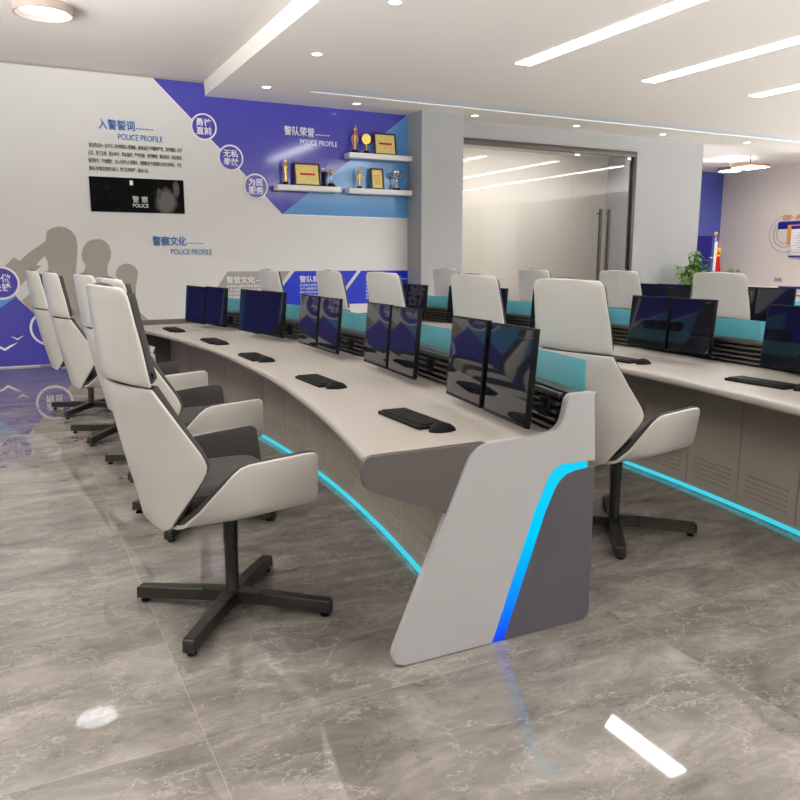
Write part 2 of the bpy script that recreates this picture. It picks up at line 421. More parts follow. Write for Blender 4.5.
# ------------------------------------------------------------------ mural on the far wall
def flat(name, px, m, d0=.002, d1=.0045, Y=YW, pts=None, parent=None):
    P = pts or [on_y(x, y, Y) for x, y in px]
    bm = bmesh.new(); prism(bm, P, lambda p: (p[0], Y-d0, p[1]), lambda p: (p[0], Y-d1, p[1]))
    return build(name, bm, m, parent, smooth=False)
G = 'police mural shapes'
tip = (3.66, 2.03)
tag(flat('mural_field', None, M['blue'], pts=[(1.93, 3.73), (2.60, 3.73), (2.62, 3.565), (5.718, 3.565), tip]), 'large purple blue field of mural around the white heading', 'wall graphic', G)
tag(flat('mural_field', None, M['sky'], d0=.0025, d1=.0052, pts=[tip, (5.718, 2.02), (5.718, 3.56)]), 'light blue triangle of mural behind the honours shelves', 'wall graphic', G)
bm = bmesh.new()
for a, b in (((1.93, 3.73), tip), (tip, (5.718, 2.02))):
    a = Vector(a); b = Vector(b); n = (b-a).normalized(); n = Vector((n.y, -n.x))*.016
    prism(bm, [a, b, b+n, a+n], lambda p: (p[0], YW-.002, p[1]), lambda p: (p[0], YW-.012, p[1]))
tag(build('mural_border', bm, M['white'], smooth=False), 'thin white border under the blue mural field', 'wall trim', G)
lb = [(-1.05, .02), on_y(0, 308, YW), on_y(16, 297, YW), on_y(29, 309, YW), (on_y(88, 364, YW)[0], .02)]
tag(flat('mural_field', None, M['blue'], pts=lb), 'purple blue field low on the wall at left with white birds', 'wall graphic', G)
tag(flat('mural_field', None, M['sky'], d1=.0036, pts=[(-1.5, .02), (-1.5, 1.66), on_y(0, 296, YW), on_y(15, 294.5, YW), on_y(17.5, 297.5, YW), on_y(0, 309, YW), (-1.07, .02)]), 'light blue sliver under the round badge at far left', 'wall graphic', G)
def bird(px, py, s, lab):
    x, z = on_y(px, py, YW); bm = bmesh.new()
    for sg, l in ((-1, .9), (1, 1)):
        pts = [(0, 0), (sg*.35*s*l, .22*s), (sg*.95*s*l, .62*s*l), (sg*.4*s*l, .42*s), (0, .2*s)]
        prism(bm, [(x+a, z+b) for a, b in pts], lambda p: (p[0], YW-.004, p[1]), lambda p: (p[0], YW-.007, p[1]))
    tag(build('bird_mark', bm, M['text_white'], smooth=False), lab, 'wall graphic', 'white birds on the mural')
bird(5, 351, .17, 'white flying bird mark on low blue field, the larger one')
bird(17.5, 340, .09, 'white flying bird mark on low blue field, the smaller one')
# saluting silhouettes
def c3(p): return [on_y(x/3.636, 200+y/3.636, YW) for x, y in p]
S1 = [(28, 262), (18, 240), (50, 208), (72, 222), (100, 195), (165, 150), (168, 128), (172, 112), (190, 101), (215, 96), (240, 100), (262, 114), (277, 136), (282, 165), (280, 220), (276, 262), (300, 300), (330, 380), (340, 620), (150, 620), (120, 420), (80, 365), (100, 348), (176, 300), (176, 262), (174, 225), (162, 204), (145, 220), (132, 236), (150, 240), (135, 252), (95, 290), (58, 330)]
S2 = [(300, 268), (310, 250), (312, 236), (298, 215), (297, 195), (303, 172), (318, 152), (340, 143), (365, 142), (385, 152), (398, 168), (404, 190), (402, 212), (392, 236), (390, 262), (400, 290), (430, 330), (440, 620), (250, 620), (280, 330)]
S3 = [(430, 310), (434, 296), (421, 275), (422, 256), (434, 240), (452, 232), (472, 232), (490, 242), (501, 258), (501, 280), (494, 310), (494, 360), (500, 400), (520, 418), (540, 436), (550, 620), (380, 620), (400, 350)]
for nm, P, l in (('salute_silhouette', S1, 'grey printed silhouette of a saluting person, largest and leftmost'), ('person_silhouette', S2, 'grey printed silhouette of a person, middle of the three'), ('person_silhouette', S3, 'grey printed silhouette of a person, smallest and rightmost')):
    tag(flat(nm, None, M['mural_grey'], d0=.0005, d1=.0015+.0005*(len(P)//10)/2, pts=c3(P)), l, 'wall graphic', 'grey silhouettes on the wall')
tag(flat('mural_field', None, M['blue'], d1=.0042, pts=[(-2.19, .02), (-1.5, .02), (-1.5, 1.66), (-.10, .98), (-.13, 1.25), (-2.19, 3.25)]), 'purple blue band of mural beyond the left edge of the photo', 'wall graphic', G)
# round badges
def badge(px, py, r, rows, label, txt=True):
    x, z = on_y(px, py, YW)
    t = thing('round_badge', label, 'wall sign', (x, YW, z), 0, 'round slogan badges')
    bm = bmesh.new(); lathe(bm, [(r, 0), (r, .016), (r*.995, .018), (0, .018)], n=48)
    bm.transform(Matrix.Rotation(PI/2, 4, 'X')); build('rim', bm, M['white'], t)
    bm = bmesh.new(); lathe(bm, [(r*.87, .017), (r*.87, .0205), (0, .0205)], n=48)
    bm.transform(Matrix.Rotation(PI/2, 4, 'X')); build('disc', bm, M['blue'], t)
    if txt:
        for k, s in enumerate(rows):
            text_mesh('lettering', s, M['text_white'], 0, .018-k*.112, .108, t, y=-.022, depth=.002, align='CENTER', bold=.002)
badge(203.5, 127, .178, ('勇往', '直前'), 'round blue badge with white characters, topmost on the diagonal')
badge(230.5, 158, .178, ('无私', '奉献'), 'round blue badge with white characters, middle one on the diagonal')
badge(255.5, 186.5, .178, ('为民', '服务'), 'round blue badge with white characters, lowest on the diagonal')
badge(1.5, 283, .21, ('争做', '先锋'), 'round blue badge cut by the left edge of the photo')
badge(-62, 283, .21, ('公正', '廉明'), 'round blue badge on the far wall outside the left edge of the photo')
badge(49, 328, .23, ('忠诚', '担当'), 'round blue badge mostly hidden behind the farthest left chairs')
bm = bmesh.new(); box(bm, -2.198, -2.192, 9.35, 11.03, .02, 3.55)
tag(build('mural_field', bm, M['blue'], smooth=False), 'blue painted field on the left side wall, seen only in the screens', 'wall graphic', G)
for k, ch in enumerate('器材'):
    Rr = Matrix.Rotation(PI/2, 4, 'Z') @ Matrix.Rotation(PI/2, 4, 'X')
    o = text_mesh('wall_character', ch, M['text_white'], -2.188, 1.35-.55*k, .5, y=10.5, depth=.004, rot=Rr, bold=.006)
    tag(o, 'large white character on the left side wall, %s of two' % ('upper' if k == 0 else 'lower'), 'lettering')
# headings
def heading(x, z, w, s, body, m, sub, lab, zz=.0):
    t = thing('wall_heading', lab, 'lettering', (x, YW, z), 0, 'raised wall headings')
    text_mesh('chinese_lettering', body, m, 0, 0, s, t, y=-.008, depth=.006, width=w, bold=.0012)
    text_mesh('english_lettering', 'POLICE PROFILE', m, w*.52, -s*.95, s*.78, t, y=-.006, depth=.003, width=w*1.25)
    bm = bmesh.new()
    for k in range(6): box(bm, w*1.05+k*w*.085, w*1.05+k*w*.085+w*.05, -.006, -.001, s*.12, s*.22)
    build('dash_line', bm, m, t, smooth=False)
heading(1.215, 3.05, .45, .135, '入警誓词', M['text_blue'], 1, 'blue raised heading above the oath paragraph with police profile line')
heading(1.815, 1.575, .45, .135, '警察文化', M['text_blue'], 1, 'blue raised heading below the dark picture with police profile line')
heading(3.72, 3.15, .46, .135, '警队荣誉', M['text_white'], 1, 'white raised heading on the blue field above the shelves')
o = text_mesh('oath_paragraph', '  我志愿成为一名中华人民共和国人民警察。我保证忠于中国共产党，忠于祖国，忠于\n人民，忠于法律；服从命令，听从指挥；严守纪律，保守秘密；秉公执法，清正廉洁；\n恪尽职守，不怕牺牲；全心全意为人民服务。我愿献身于崇高的人民公安事业，为实\n现自己的誓言而努力奋斗，捍卫法律尊严，服务人民。',
              M['text_dark'], 1.07, 2.81, .06, y=YW-.005, depth=.002, width=1.20, line=1.62)
tag(o, 'four lines of small dark oath text under the first heading', 'lettering')
# dark picture
def picture_mat():
    m = bpy.data.materials.new('dark_photo_print'); m.use_nodes = True; nt = m.node_tree; b = nt.nodes['Principled BSDF']; L = nt.links
    tc = nt.nodes.new('ShaderNodeTexCoord'); n = nt.nodes.new('ShaderNodeTexNoise'); n.inputs['Scale'].default_value = 7; n.inputs['Detail'].default_value = 8; n.inputs['Roughness'].default_value = .7
    L.new(tc.outputs['Object'], n.inputs['Vector'])
    r = nt.nodes.new('ShaderNodeValToRGB'); r.color_ramp.elements[0].position = .56; r.color_ramp.elements[0].color = (.003, .003, .003, 1)
    r.color_ramp.elements[1].position = .8; r.color_ramp.elements[1].color = (.03, .029, .027, 1); L.new(n.outputs['Fac'], r.inputs[0])
    def blob(cx, cz, sx, sz, col, last, edge=.6):
        mp = nt.nodes.new('ShaderNodeMapping'); mp.vector_type = 'POINT'
        mp.inputs['Location'].default_value = (-cx/sx, 0, -cz/sz); mp.inputs['Scale'].default_value = (1/sx, 0, 1/sz); L.new(tc.outputs['Object'], mp.inputs[0])
        ln = nt.nodes.new('ShaderNodeVectorMath'); ln.operation = 'LENGTH'; L.new(mp.outputs[0], ln.inputs[0])
        ad = nt.nodes.new('ShaderNodeMath'); ad.operation = 'ADD'; L.new(ln.outputs['Value'], ad.inputs[0])
        ns = nt.nodes.new('ShaderNodeMath'); ns.operation = 'MULTIPLY'; L.new(n.outputs['Fac'], ns.inputs[0]); ns.inputs[1].default_value = .7; L.new(ns.outputs[0], ad.inputs[1])
        mr = nt.nodes.new('ShaderNodeMapRange'); mr.inputs[1].default_value = edge+.35; mr.inputs[2].default_value = 1.35; mr.inputs[3].default_value = 1; mr.inputs[4].default_value = 0; L.new(ad.outputs[0], mr.inputs[0])
        x = nt.nodes.new('ShaderNodeMix'); x.data_type = 'RGBA'; L.new(mr.outputs[0], x.inputs[0]); L.new(last, x.inputs[6]); x.inputs[7].default_value = col; return x.outputs[2]
    c = blob(.36, -.07, .16, .2, (.16, .15, .14, 1), r.outputs[0]); c = blob(.50, .10, .05, .13, (.12, .115, .11, 1), c); c = blob(.27, .03, .035, .09, (.1, .095, .09, 1), c)
    L.new(c, b.inputs['Base Color']); b.inputs['Roughness'].default_value = .6; b.inputs['Specular IOR Level'].default_value = .08; return m
P = [on_y(88, 177, YW), on_y(184, 180.2, YW), on_y(184.5, 214, YW), on_y(90, 211.5, YW)]
px0, px1, pz0, pz1 = 1.06, 2.265, 1.995, 2.44
t = thing('dark_picture', 'wide black and grey photo panel under the oath text', 'picture', ((px0+px1)/2, YW, (pz0+pz1)/2))
bm = bmesh.new(); box(bm, -(px1-px0)/2, (px1-px0)/2, -.012, 0, -(pz1-pz0)/2, (pz1-pz0)/2); build('print', bm, picture_mat(), t, smooth=False)
text_mesh('chinese_lettering', '警 察', M['text_white'], -.08, -.085, .09, t, y=-.013, depth=.001)
text_mesh('english_lettering', 'POLICE', M['text_white'], -.08, -.155, .07, t, y=-.013, depth=.001, width=.2)
bm = bmesh.new(); box(bm, -.10, -.06, -.0135, -.012, .13, .19); build('bright_spot', bm, M['text_white'], t, smooth=False)
# information panels low on the wall
def info(pts, m, title, tx, lab):
    t = thing('information_panel', lab, 'wall sign', (tx, YW, .95), 0, 'information panels low on the wall')
    bm = bmesh.new(); prism(bm, pts, lambda p: (p[0]-tx, -.003, p[1]-.95), lambda p: (p[0]-tx, -.014, p[1]-.95)); build('board', bm, m, t, smooth=False)
    text_mesh('title_lettering', title, M['text_white'], 0, .10, .105, t, y=-.017, depth=.002, bold=.001)
    text_mesh('body_lettering', '\n'.join(['坚持政治建警改革强警科技兴警', '从严治警履行好党和人民赋予的', '新时代职责使命努力使人民群众', '安全感更加充实更有保障更可持续', '忠诚履职服务人民']), M['text_white'], 0, .035, .042, t, y=-.0165, depth=.001, line=1.25, width=.66)
    bm = bmesh.new(); box(bm, .44, .72, -.018, -.014, .125, .135); build('title_rule', bm, M['text_white'], t, smooth=False)
zt, zb = 1.21, .705
info([(2.47, zb), (2.83, zt), (3.76, zt), (3.35, zb)], M['panel_grey'], '警营文化', 2.80, 'grey slanted information panel, leftmost of three low on the wall')
info([(3.40, zb), (3.835, zt), (4.84, zt), (4.43, zb)], M['royal'], '警队精神', 3.90, 'royal blue information panel, middle of three low on the wall')
info([(4.49, zb), (4.91, zt), (5.718, zt), (5.718, zb)], M['royal'], '队伍建设', 4.98, 'royal blue information panel beside the grey column')

# ------------------------------------------------------------------ shelves with honours
def shelf(x0, x1, z, lab):
    bm = bmesh.new(); box(bm, x0, x1, YW-.2, YW-.003, z-.075, z, .004)
    return tag(build('wall_shelf', bm, M['white']), lab, 'shelf', 'white wall shelves')
shelf(3.54, 4.52, 2.43, 'white floating shelf on the blue field, the left one')
shelf(4.65, 5.70, 2.935, 'white floating shelf beside column, the upper one')
shelf(4.65, 5.70, 2.425, 'white floating shelf beside column, the lower one')
TG = 'trophies on the wall shelves'
YS = YW-.11
def trophy_base(t, r, h, m):
    bm = bmesh.new(); lathe(bm, [(r, 0), (r, h*.7), (r*.8, h)], n=20); build('base', bm, m, t)
def figure_trophy(x, z, s, m, lab, wings=True):
    t = thing('statuette_trophy', lab, 'trophy', (x, YS, z), 0, TG); trophy_base(t, .05*s, .05*s, M['black'])
    bm = bmesh.new(); lathe(bm, [(.02*s, .05*s), (.025*s, .10*s), (.018*s, .16*s), (.032*s, .24*s), (.036*s, .29*s), (.014*s, .33*s), (.024*s, .355*s), (.022*s, .38*s), (.004*s, .40*s)], n=14)
    if wings:
        for sg in (-1, 1): tube(bm, [(sg*.03*s, 0, .28*s), (sg*.05*s, 0, .22*s), (sg*.035*s, 0, .15*s), (sg*.04*s, 0, .12*s)], [.012*s, .014*s, .01*s, .004*s], 8)
        tube(bm, [(.025*s, 0, .29*s), (.035*s, 0, .37*s), (.01*s, 0, .43*s)], [.01*s, .008*s, .006*s], 8)
    build('figure', bm, m, t); return t
def plaque(x, z, w, h, lab):
    t = thing('award_plaque', lab, 'award', (x, YS, z), 0, TG)
    tilt = Matrix.Rotation(math.radians(-9), 4, 'X')
    bm = bmesh.new(); fr = .025
    for a in ((-w/2, w/2, 0, fr), (-w/2, w/2, h-fr, h), (-w/2, -w/2+fr, fr, h-fr), (w/2-fr, w/2, fr, h-fr)): box(bm, a[0], a[1], -.012, .012, a[2], a[3], .003, mtx=tilt)
    build('wooden_frame', bm, M['wood'], t)
    bm = bmesh.new(); box(bm, -w/2+fr, w/2-fr, -.004, .004, fr, h-fr, mtx=tilt); build('gold_plate', bm, M['gold_plate'], t, smooth=False)
    bm = bmesh.new()
    if w > h: box(bm, -w*.28, w*.3, -.0065, -.004, h*.48, h*.56, mtx=tilt)
    else:
        for k in range(5): box(bm, -w*.25, w*.25, -.0065, -.004, h*(.25+.1*k), h*(.28+.1*k), mtx=tilt)
    build('inscription', bm, M['red'] if w > h else M['bronze'], t, smooth=False)
    bm = bmesh.new(); box(bm, -.02, .02, .0, .055, .0, .012); build('easel_foot', bm, M['wood'], t)
M['gold_plate'] = mat('gold_plate', srgb(240, 214, 130), .4, metal=.05, noise=.25, nscale=14)
figure_trophy(3.66+.03, 2.43, .92, M['gold'], 'slim gold statuette at left end of the left shelf', False)
plaque(4.03, 2.43, .40, .33, 'landscape framed gold award plaque on the left shelf')
t = thing('column_trophy', 'dark ringed column trophy with pale top on left shelf', 'trophy', (4.27, YS, 2.43), 0, TG); trophy_base(t, .045, .05, M['black'])
bm = bmesh.new(); lathe(bm, [(.028, .05), (.034, .06), (.034, .09), (.028, .10), (.034, .11), (.034, .14), (.028, .15), (.034, .16), (.034, .2), (.02, .215)], n=16); build('column', bm, M['bezel'], t)
bm = bmesh.new(); lathe(bm, [(.02, .215), (.036, .24), (.036, .26), (.01, .285)], n=16); build('top', bm, M['silver'], t)
t = thing('ball_trophy', 'silver ball trophy on black dome base, right end of left shelf', 'trophy', (4.395, YS, 2.43), 0, TG)
bm = bmesh.new(); lathe(bm, [(.062, 0), (.06, .03), (.035, .055)], n=20); build('base', bm, M['black'], t)
bm = bmesh.new(); lathe(bm, [(.03, .05), (.012, .09), (.01, .15), (.02, .18)], n=14); build('stem', bm, M['silver'], t)
bm = bmesh.new(); bmesh.ops.create_uvsphere(bm, u_segments=18, v_segments=12, radius=.038, matrix=Matrix.Translation((0, 0, .215))); build('ball', bm, M['gold'], t)
figure_trophy(4.78, 2.935, .95, M['bronze'], 'copper winged statuette at left end of the upper shelf')
t = thing('medal_trophy', 'gold round medal trophy on black foot, upper shelf', 'trophy', (4.965, YS, 2.935), 0, TG); trophy_base(t, .045, .045, M['black'])
bm = bmesh.new(); lathe(bm, [(.02, .045), (.01, .08), (.014, .14)], n=14); build('stem', bm, M['gold'], t)
bm = bmesh.new(); lathe(bm, [(.0, -.012), (.075, -.012), (.08, 0), (.075, .012), (.0, .012)], n=28); bm.transform(Matrix.Translation((0, 0, .215)) @ Matrix.Rotation(PI/2, 4, 'X')); build('medal', bm, M['gold'], t)
plaque(5.29, 2.935, .37, .33, 'landscape framed gold award plaque on the upper shelf')
figure_trophy(4.85, 2.425, .78, M['gold'], 'small gold statuette on the lower right shelf', True)
plaque(5.155, 2.425, .22, .32, 'portrait framed gold award plaque on the lower right shelf')
t = thing('cup_trophy', 'silver cup trophy with two handles on lower right shelf', 'trophy', (5.47, YS, 2.425), 0, TG); trophy_base(t, .06, .035, M['black'])
bm = bmesh.new(); lathe(bm, [(.05, .035), (.03, .08), (.012, .13), (.012, .17), (.045, .19), (.07, .24), (.074, .28), (.062, .28), (.05, .2), (0, .19)], n=22); build('cup', bm, M['silver'], t)
for sg in (-1, 1):
    bm = bmesh.new(); tube(bm, [(sg*.07, 0, .27), (sg*.1, 0, .265), (sg*.1, 0, .22), (sg*.05, 0, .2)], .006, 8); build('handle', bm, M['silver'], t)

# ------------------------------------------------------------------ office chair
def grid_mesh(rows):
    bm = bmesh.new(); g = [[bm.verts.new(p) for p in r] for r in rows]
    for a, b in zip(g, g[1:]):
        for k in range(len(a)-1): bm.faces.new((a[k], a[k+1], b[k+1], b[k]))
    bmesh.ops.recalc_face_normals(bm, faces=bm.faces); return bm
def solid_grid(rows, t0, t1, ref, bev=.004):
    """thick shell between offsets t0 and t1 along the normal that points towards ref"""
    bm = grid_mesh(rows); bm.normal_update(); vs = list(bm.verts); fs = list(bm.faces)
    mid = sum((v.co for v in vs), Vector())/len(vs); nn = sum((v.normal for v in vs), Vector())
    sgn = 1 if nn.dot(Vector(ref)) > 0 else -1
    nr = len(rows); nc = len(rows[0])
    A = [v.co+v.normal*sgn*t0 for v in vs]; B = [v.co+v.normal*sgn*t1 for v in vs]
    bm.free(); bm = bmesh.new()
    a = [bm.verts.new(p) for p in A]; b = [bm.verts.new(p) for p in B]
    idx = lambda i, j: i*nc+j
    for i in range(nr-1):
        for j in range(nc-1):
            bm.faces.new((a[idx(i, j)], a[idx(i, j+1)], a[idx(i+1, j+1)], a[idx(i+1, j)]))
            bm.faces.new((b[idx(i, j)], b[idx(i+1, j)], b[idx(i+1, j+1)], b[idx(i, j+1)]))
    rim = [idx(0, j) for j in range(nc)]+[idx(i, nc-1) for i in range(1, nr)]+[idx(nr-1, j) for j in range(nc-2, -1, -1)]+[idx(i, 0) for i in range(nr-2, 0, -1)]
    side = []
    for k in range(len(rim)):
        p, q = rim[k], rim[(k+1) % len(rim)]; side.append(bm.faces.new((a[p], b[p], b[q], a[q])))
    bmesh.ops.recalc_face_normals(bm, faces=bm.faces)
    es = set()
    for f in side:
        for e in f.edges:
            if any(lf not in side for lf in e.link_faces): es.add(e)
    if bev: bmesh.ops.bevel(bm, geom=list(es), offset=bev, segments=2, profile=.5, affect='EDGES')
    return bm
def lerp_keys(keys, t):
    for a, b in zip(keys, keys[1:]):
        if t <= b[0]:
            s = (t-a[0])/(b[0]-a[0]); return [p+(q-p)*s for p, q in zip(a[1:], b[1:])]
    return list(keys[-1][1:])
# keys: z of edge, y half width, x of edge, x of centre, z of centre
BACK = [(.418, .10, -.283, -.290, .418), (.421, .135, -.279, -.291, .420), (.434, .163, -.272, -.296, .434), (.47, .185, -.262, -.306, .468), (.55, .232, -.226, -.325, .548), (.62, .270, -.196, -.342, .618),
        (.645, .281, -.188, -.348, .643), (.668, .286, -.186, -.353, .665), (.69, .283, -.192, -.358, .687), (.715, .277, -.203, -.363, .71), (.80, .254, -.254, -.380, .795), (.88, .236, -.302, -.395, .88), (.938, .222, -.336, -.405, .945)]
HEAD = [(.952, .224, -.338, -.412, .962), (.958, .228, -.342, -.414, .967), (.99, .226, -.347, -.418, .995), (1.08, .220, -.361, -.428, 1.085), (1.17, .212, -.378, -.437, 1.175), (1.222, .208, -.387, -.441, 1.235), (1.242, .204, -.391, -.443, 1.258), (1.253, .196, -.394, -.444, 1.270), (1.258, .183, -.397, -.445, 1.276)]
def back_rows(K, nu=20, dy=0., ):
    rows = []
    for ze, ye, xe, xc, zc in K:
        r = []
        for j in range(nu+1):
            u = -1+2*j/nu; s = abs(u)**2.4
            r.append(Vector((xc+(xe-xc)*s, (ye+dy)*u, zc+(ze-zc)*s)))
        rows.append(r)
    return rows
SEAT = [  # x, arm top z, arm top y, x shift of the top
    (-.262, .437, .165, .0), (-.245, .452, .20, .0), (-.20, .498, .228, .0), (-.14, .565, .248, .0), (-.09, .618, .262, .0), (-.06, .641, .269, 0), (-.03, .650, .273, .0), (.03, .654, .276, 0), (.10, .658, .279, 0), (.175, .662, .281, 0), (.215, .662, .282, 0), (.230, .655, .282, 0), (.238, .640, .281, .0)]
def seat_rows(n=26):
    rows = []
    for x, h, ya, sh in SEAT:
        t = (x+.262)/.494; zb = .428+.022*t; yb = .175+.065*min(1, t*2.2)
        yb = min(yb, ya+.01)
        # outline of one half: centre bottom -> corner -> arm top
        P = [(0, zb-.004), (yb*.5, zb-.002), (yb*.8, zb), (yb, zb+.02), (min(ya, yb+.012), min(zb+.05, zb+(h-zb)*.6+.004)), (ya, h)]
        half = []
        for k in range(len(P)-1):
            for q in range(3): s = q/3; half.append((P[k][0]*(1-s)+P[k+1][0]*s, P[k][1]*(1-s)+P[k+1][1]*s))
        half.append(P[-1])
        for _ in range(2):
            half = [half[0]]+[((half[i-1][0]+half[i][0]*2+half[i+1][0])/4, (half[i-1][1]+half[i][1]*2+half[i+1][1])/4) for i in range(1, len(half)-1)]+[half[-1]]
        xx = lambda z: x+.012*(1-(z-zb)/max(.001, h-zb))*(1 if x > .18 else 0)
        rows.append([Vector((xx(z), -y, z)) for y, z in half[::-1]]+[Vector((xx(z), y, z)) for y, z in half[1:]])
    return rows
def make_chair(label, group):
    t = thing('office_chair', label, 'chair', (0, 0, 0), 0, group)
    rb, rh, rs = back_rows(BACK), back_rows(HEAD), seat_rows()
    build('back_shell', solid_grid(rb, 0, .014, (-1, 0, 0)), M['shell'], t, ang=50)
    build('back_cushion', solid_grid(rb, -.001, -.034, (-1, 0, 0), .008), M['fabric'], t, ang=50)
    build('headrest_shell', solid_grid(rh, 0, .014, (-1, 0, 0)), M['shell'], t, ang=50)
    build('headrest_cushion', solid_grid(rh, -.001, -.036, (-1, 0, 0), .008), M['fabric'], t, ang=50)
    build('seat_shell', solid_grid(rs, 0, .013, (0, 0, -1)), M['shell'], t, ang=50)
    build('seat_lining', solid_grid(rs, -.001, -.022, (0, 0, -1), .006), M['fabric'], t, ang=50)
    bm = bmesh.new()   # seat pad with a soft crowned top
    nx, ny = 14, 14; top = []; bot = []
    for i in range(nx+1):
        x = -.21+.43*i/nx; a = []; b = []
        for j in range(ny+1):
            v = -1+2*j/ny; w = .235 if x > -.1 else .235-.05*(-.1-x)/.11
            ed = (max(0, abs(v)-.75)/.25)**2*.025+(max(0, x-.16)/.06)**2*.03
            z = .562-.018*(1-abs(v)**2)-ed+.012*math.sin(PI*(x+.21)/.43)
            a.append(bm.verts.new((x, w*v, z))); b.append(bm.verts.new((x-.0, w*v*.97, .462)))
        top.append(a); bot.append(b)
    for i in range(nx):
        for j in range(ny):
            bm.faces.new((top[i][j], top[i][j+1], top[i+1][j+1], top[i+1][j])); bm.faces.new((bot[i][j], bot[i+1][j], bot[i+1][j+1], bot[i][j+1]))
    for i in range(nx):
        bm.faces.new((top[i][0], top[i+1][0], bot[i+1][0], bot[i][0])); bm.faces.new((top[i][ny], bot[i][ny], bot[i+1][ny], top[i+1][ny]))
    for j in range(ny):
        bm.faces.new((top[0][j], bot[0][j], bot[0][j+1], top[0][j+1])); bm.faces.new((top[nx][j], top[nx][j+1], bot[nx][j+1], bot[nx][j]))
    build('seat_cushion', bm, M['fabric'], t, ang=50)
    bm = bmesh.new(); lathe(bm, [(.045, .045), (.034, .075), (.027, .09), (.026, .27), (.029, .275), (.030, .415), (.05, .418)], n=20); build('column', bm, M['base'], t)
    bm = bmesh.new(); box(bm, -.10, .10, -.07, .07, .400, .428, .006); build('mount_plate', bm, M['base'], t)
    for k in range(4):
        a = PI/4+k*PI/2; R = Matrix.Rotation(a, 4, 'Z')
        bm = bmesh.new(); L_ = .402
        pts = [(.0, .035, .082), (.12, .030, .080), (L_-.01, .025, .066), (L_, .023, .060)]
        up = []; dn = []
        for x, w, z in pts:
            up.append([bm.verts.new(R @ Vector((x, s*w*.9, z))) for s in (-1, 1)])
            dn.append([bm.verts.new(R @ Vector((x, s*w, z-.047))) for s in (-1, 1)])
        for i in range(3):
            bm.faces.new((up[i][0], up[i][1], up[i+1][1], up[i+1][0])); bm.faces.new((dn[i][0], dn[i+1][0], dn[i+1][1], dn[i][1]))
            for s in (0, 1): bm.faces.new((up[i][s], up[i+1][s], dn[i+1][s], dn[i][s]) if s else (up[i][s], dn[i][s], dn[i+1][s], up[i+1][s]))
        bm.faces.new((up[0][0], dn[0][0], dn[0][1], up[0][1])); bm.faces.new((up[3][0], up[3][1], dn[3][1], dn[3][0]))
        bmesh.ops.bevel(bm, geom=list(bm.edges), offset=.003, segments=1, affect='EDGES')
        lg = build('leg', bm, M['base'], t)
        bm = bmesh.new(); p = R @ Vector((L_-.028, 0, 0)); lathe(bm, [(.018, 0), (.018, .008), (.010, .010), (.010, .022)], (p.x, p.y, 0), n=14); build('glide', bm, M['black'], lg)
    return t
CH = [(.70, 2.85), (.845, 4.02), (.865, 5.18), (.755, 6.32), (.64, 7.5)]
ORD = ['nearest the viewer', 'second nearest the viewer', 'middle one of the row', 'second farthest from the viewer', 'farthest from the viewer']
HD = math.radians(8)
proto = None
def dxs(k): return (0, 1.955, 4.17)[k]
for row, (rn, grp) in enumerate((('left aisle row', 'chairs at the first console'), ('row between first two consoles', 'chairs at the second console'), ('row behind second console', 'chairs at the third console'))):
    for i, (x, y) in enumerate(CH):
        lab = 'white high back office chair, %s, %s' % (rn, ORD[i])
        if row == 2 and i == 4: lab = lab
        if row == 2 and i == 0: continue
        loc = (x+dxs(row)+((0, 0, -.035, -.06, -.03), (0, .09, .02, .16, .11), (0, -.05, .05, .11, -.1))[row][i], y, 0)
        if proto is None:
            proto = make_chair(lab, grp); proto.location = loc; proto.rotation_euler = (0, 0, HD)
        else: dup(proto, loc, HD, lab, grp)

# ------------------------------------------------------------------ consoles
def edge_x(Y): return 1.275-(Y-5)**2/26.2
def sweep(bm, prof, y0, y1, n=40, mi=0, ex=edge_x):
    rings = []
    for i in range(n+1):
        Y = y0+(y1-y0)*i/n; rings.append([bm.verts.new((ex(Y)+a, Y, z)) for a, z in prof])
    m = len(prof)
    for a, b in zip(rings, rings[1:]):
        for k in range(m): bm.faces.new((a[k], a[(k+1) % m], b[(k+1) % m], b[k])).material_index = mi
    f1 = bm.faces.new(rings[0]); f2 = bm.faces.new(rings[-1][::-1]); bm.normal_update()
    bmesh.ops.triangulate(bm, faces=[f1, f2], ngon_method='EAR_CLIP')
def P2(lst, Y=2.14): return [on_y(x, y, Y) for x, y in lst]
stripe_l = P2([(492.5, 645.5), (535, 512), (548.5, 479), (554.5, 469), (562, 464.5), (572, 463), (588, 461.5)])
stripe_r = P2([(588, 467.5), (576, 470.5), (567.5, 474), (561, 480), (556, 488), (546, 512), (504, 643.2)])
stripe_l[0] = (stripe_l[0][0], .002); stripe_r[-1] = (stripe_r[-1][0], .002)
RX = 1.891
white_out = [(1.057, .045), (1.068, .015), (1.10, .002)]+stripe_l[:-1]+[(RX, stripe_l[-1][1])]+rounded([(RX, .885), (1.755, .885), (1.728, .755), (1.60, .745), (1.36, .742), (1.20, .385)], [.02, .03, .06, .03, .07, 0], 6)[:-1]+[(1.062, .072)]
i0 = len([(1.057, .045), (1.068, .015), (1.10, .002)])+len(stripe_l)-1
stripe_out = stripe_l+stripe_r
dark_out = [(RX, .012+.03), (RX-.006, .016), (RX-.03, .002)]+[stripe_r[-1]]+stripe_r[-2::-1]+[(RX, stripe_r[0][1])]
nose = rounded([(.80, .742), (.045, .742), (.0, .742), (-.014, .70), (.0, .635), (.30, .512), (.40, .475), (.80, .475)], [0, 0, .03, .03, .03, .03, 0, 0], 5)
slab = rounded([(.80, .742), (.045, .742), (-.004, .742), (-.004, .704), (.05, .704), (.80, .704)], [0, 0, .018, .018, 0, 0], 5)
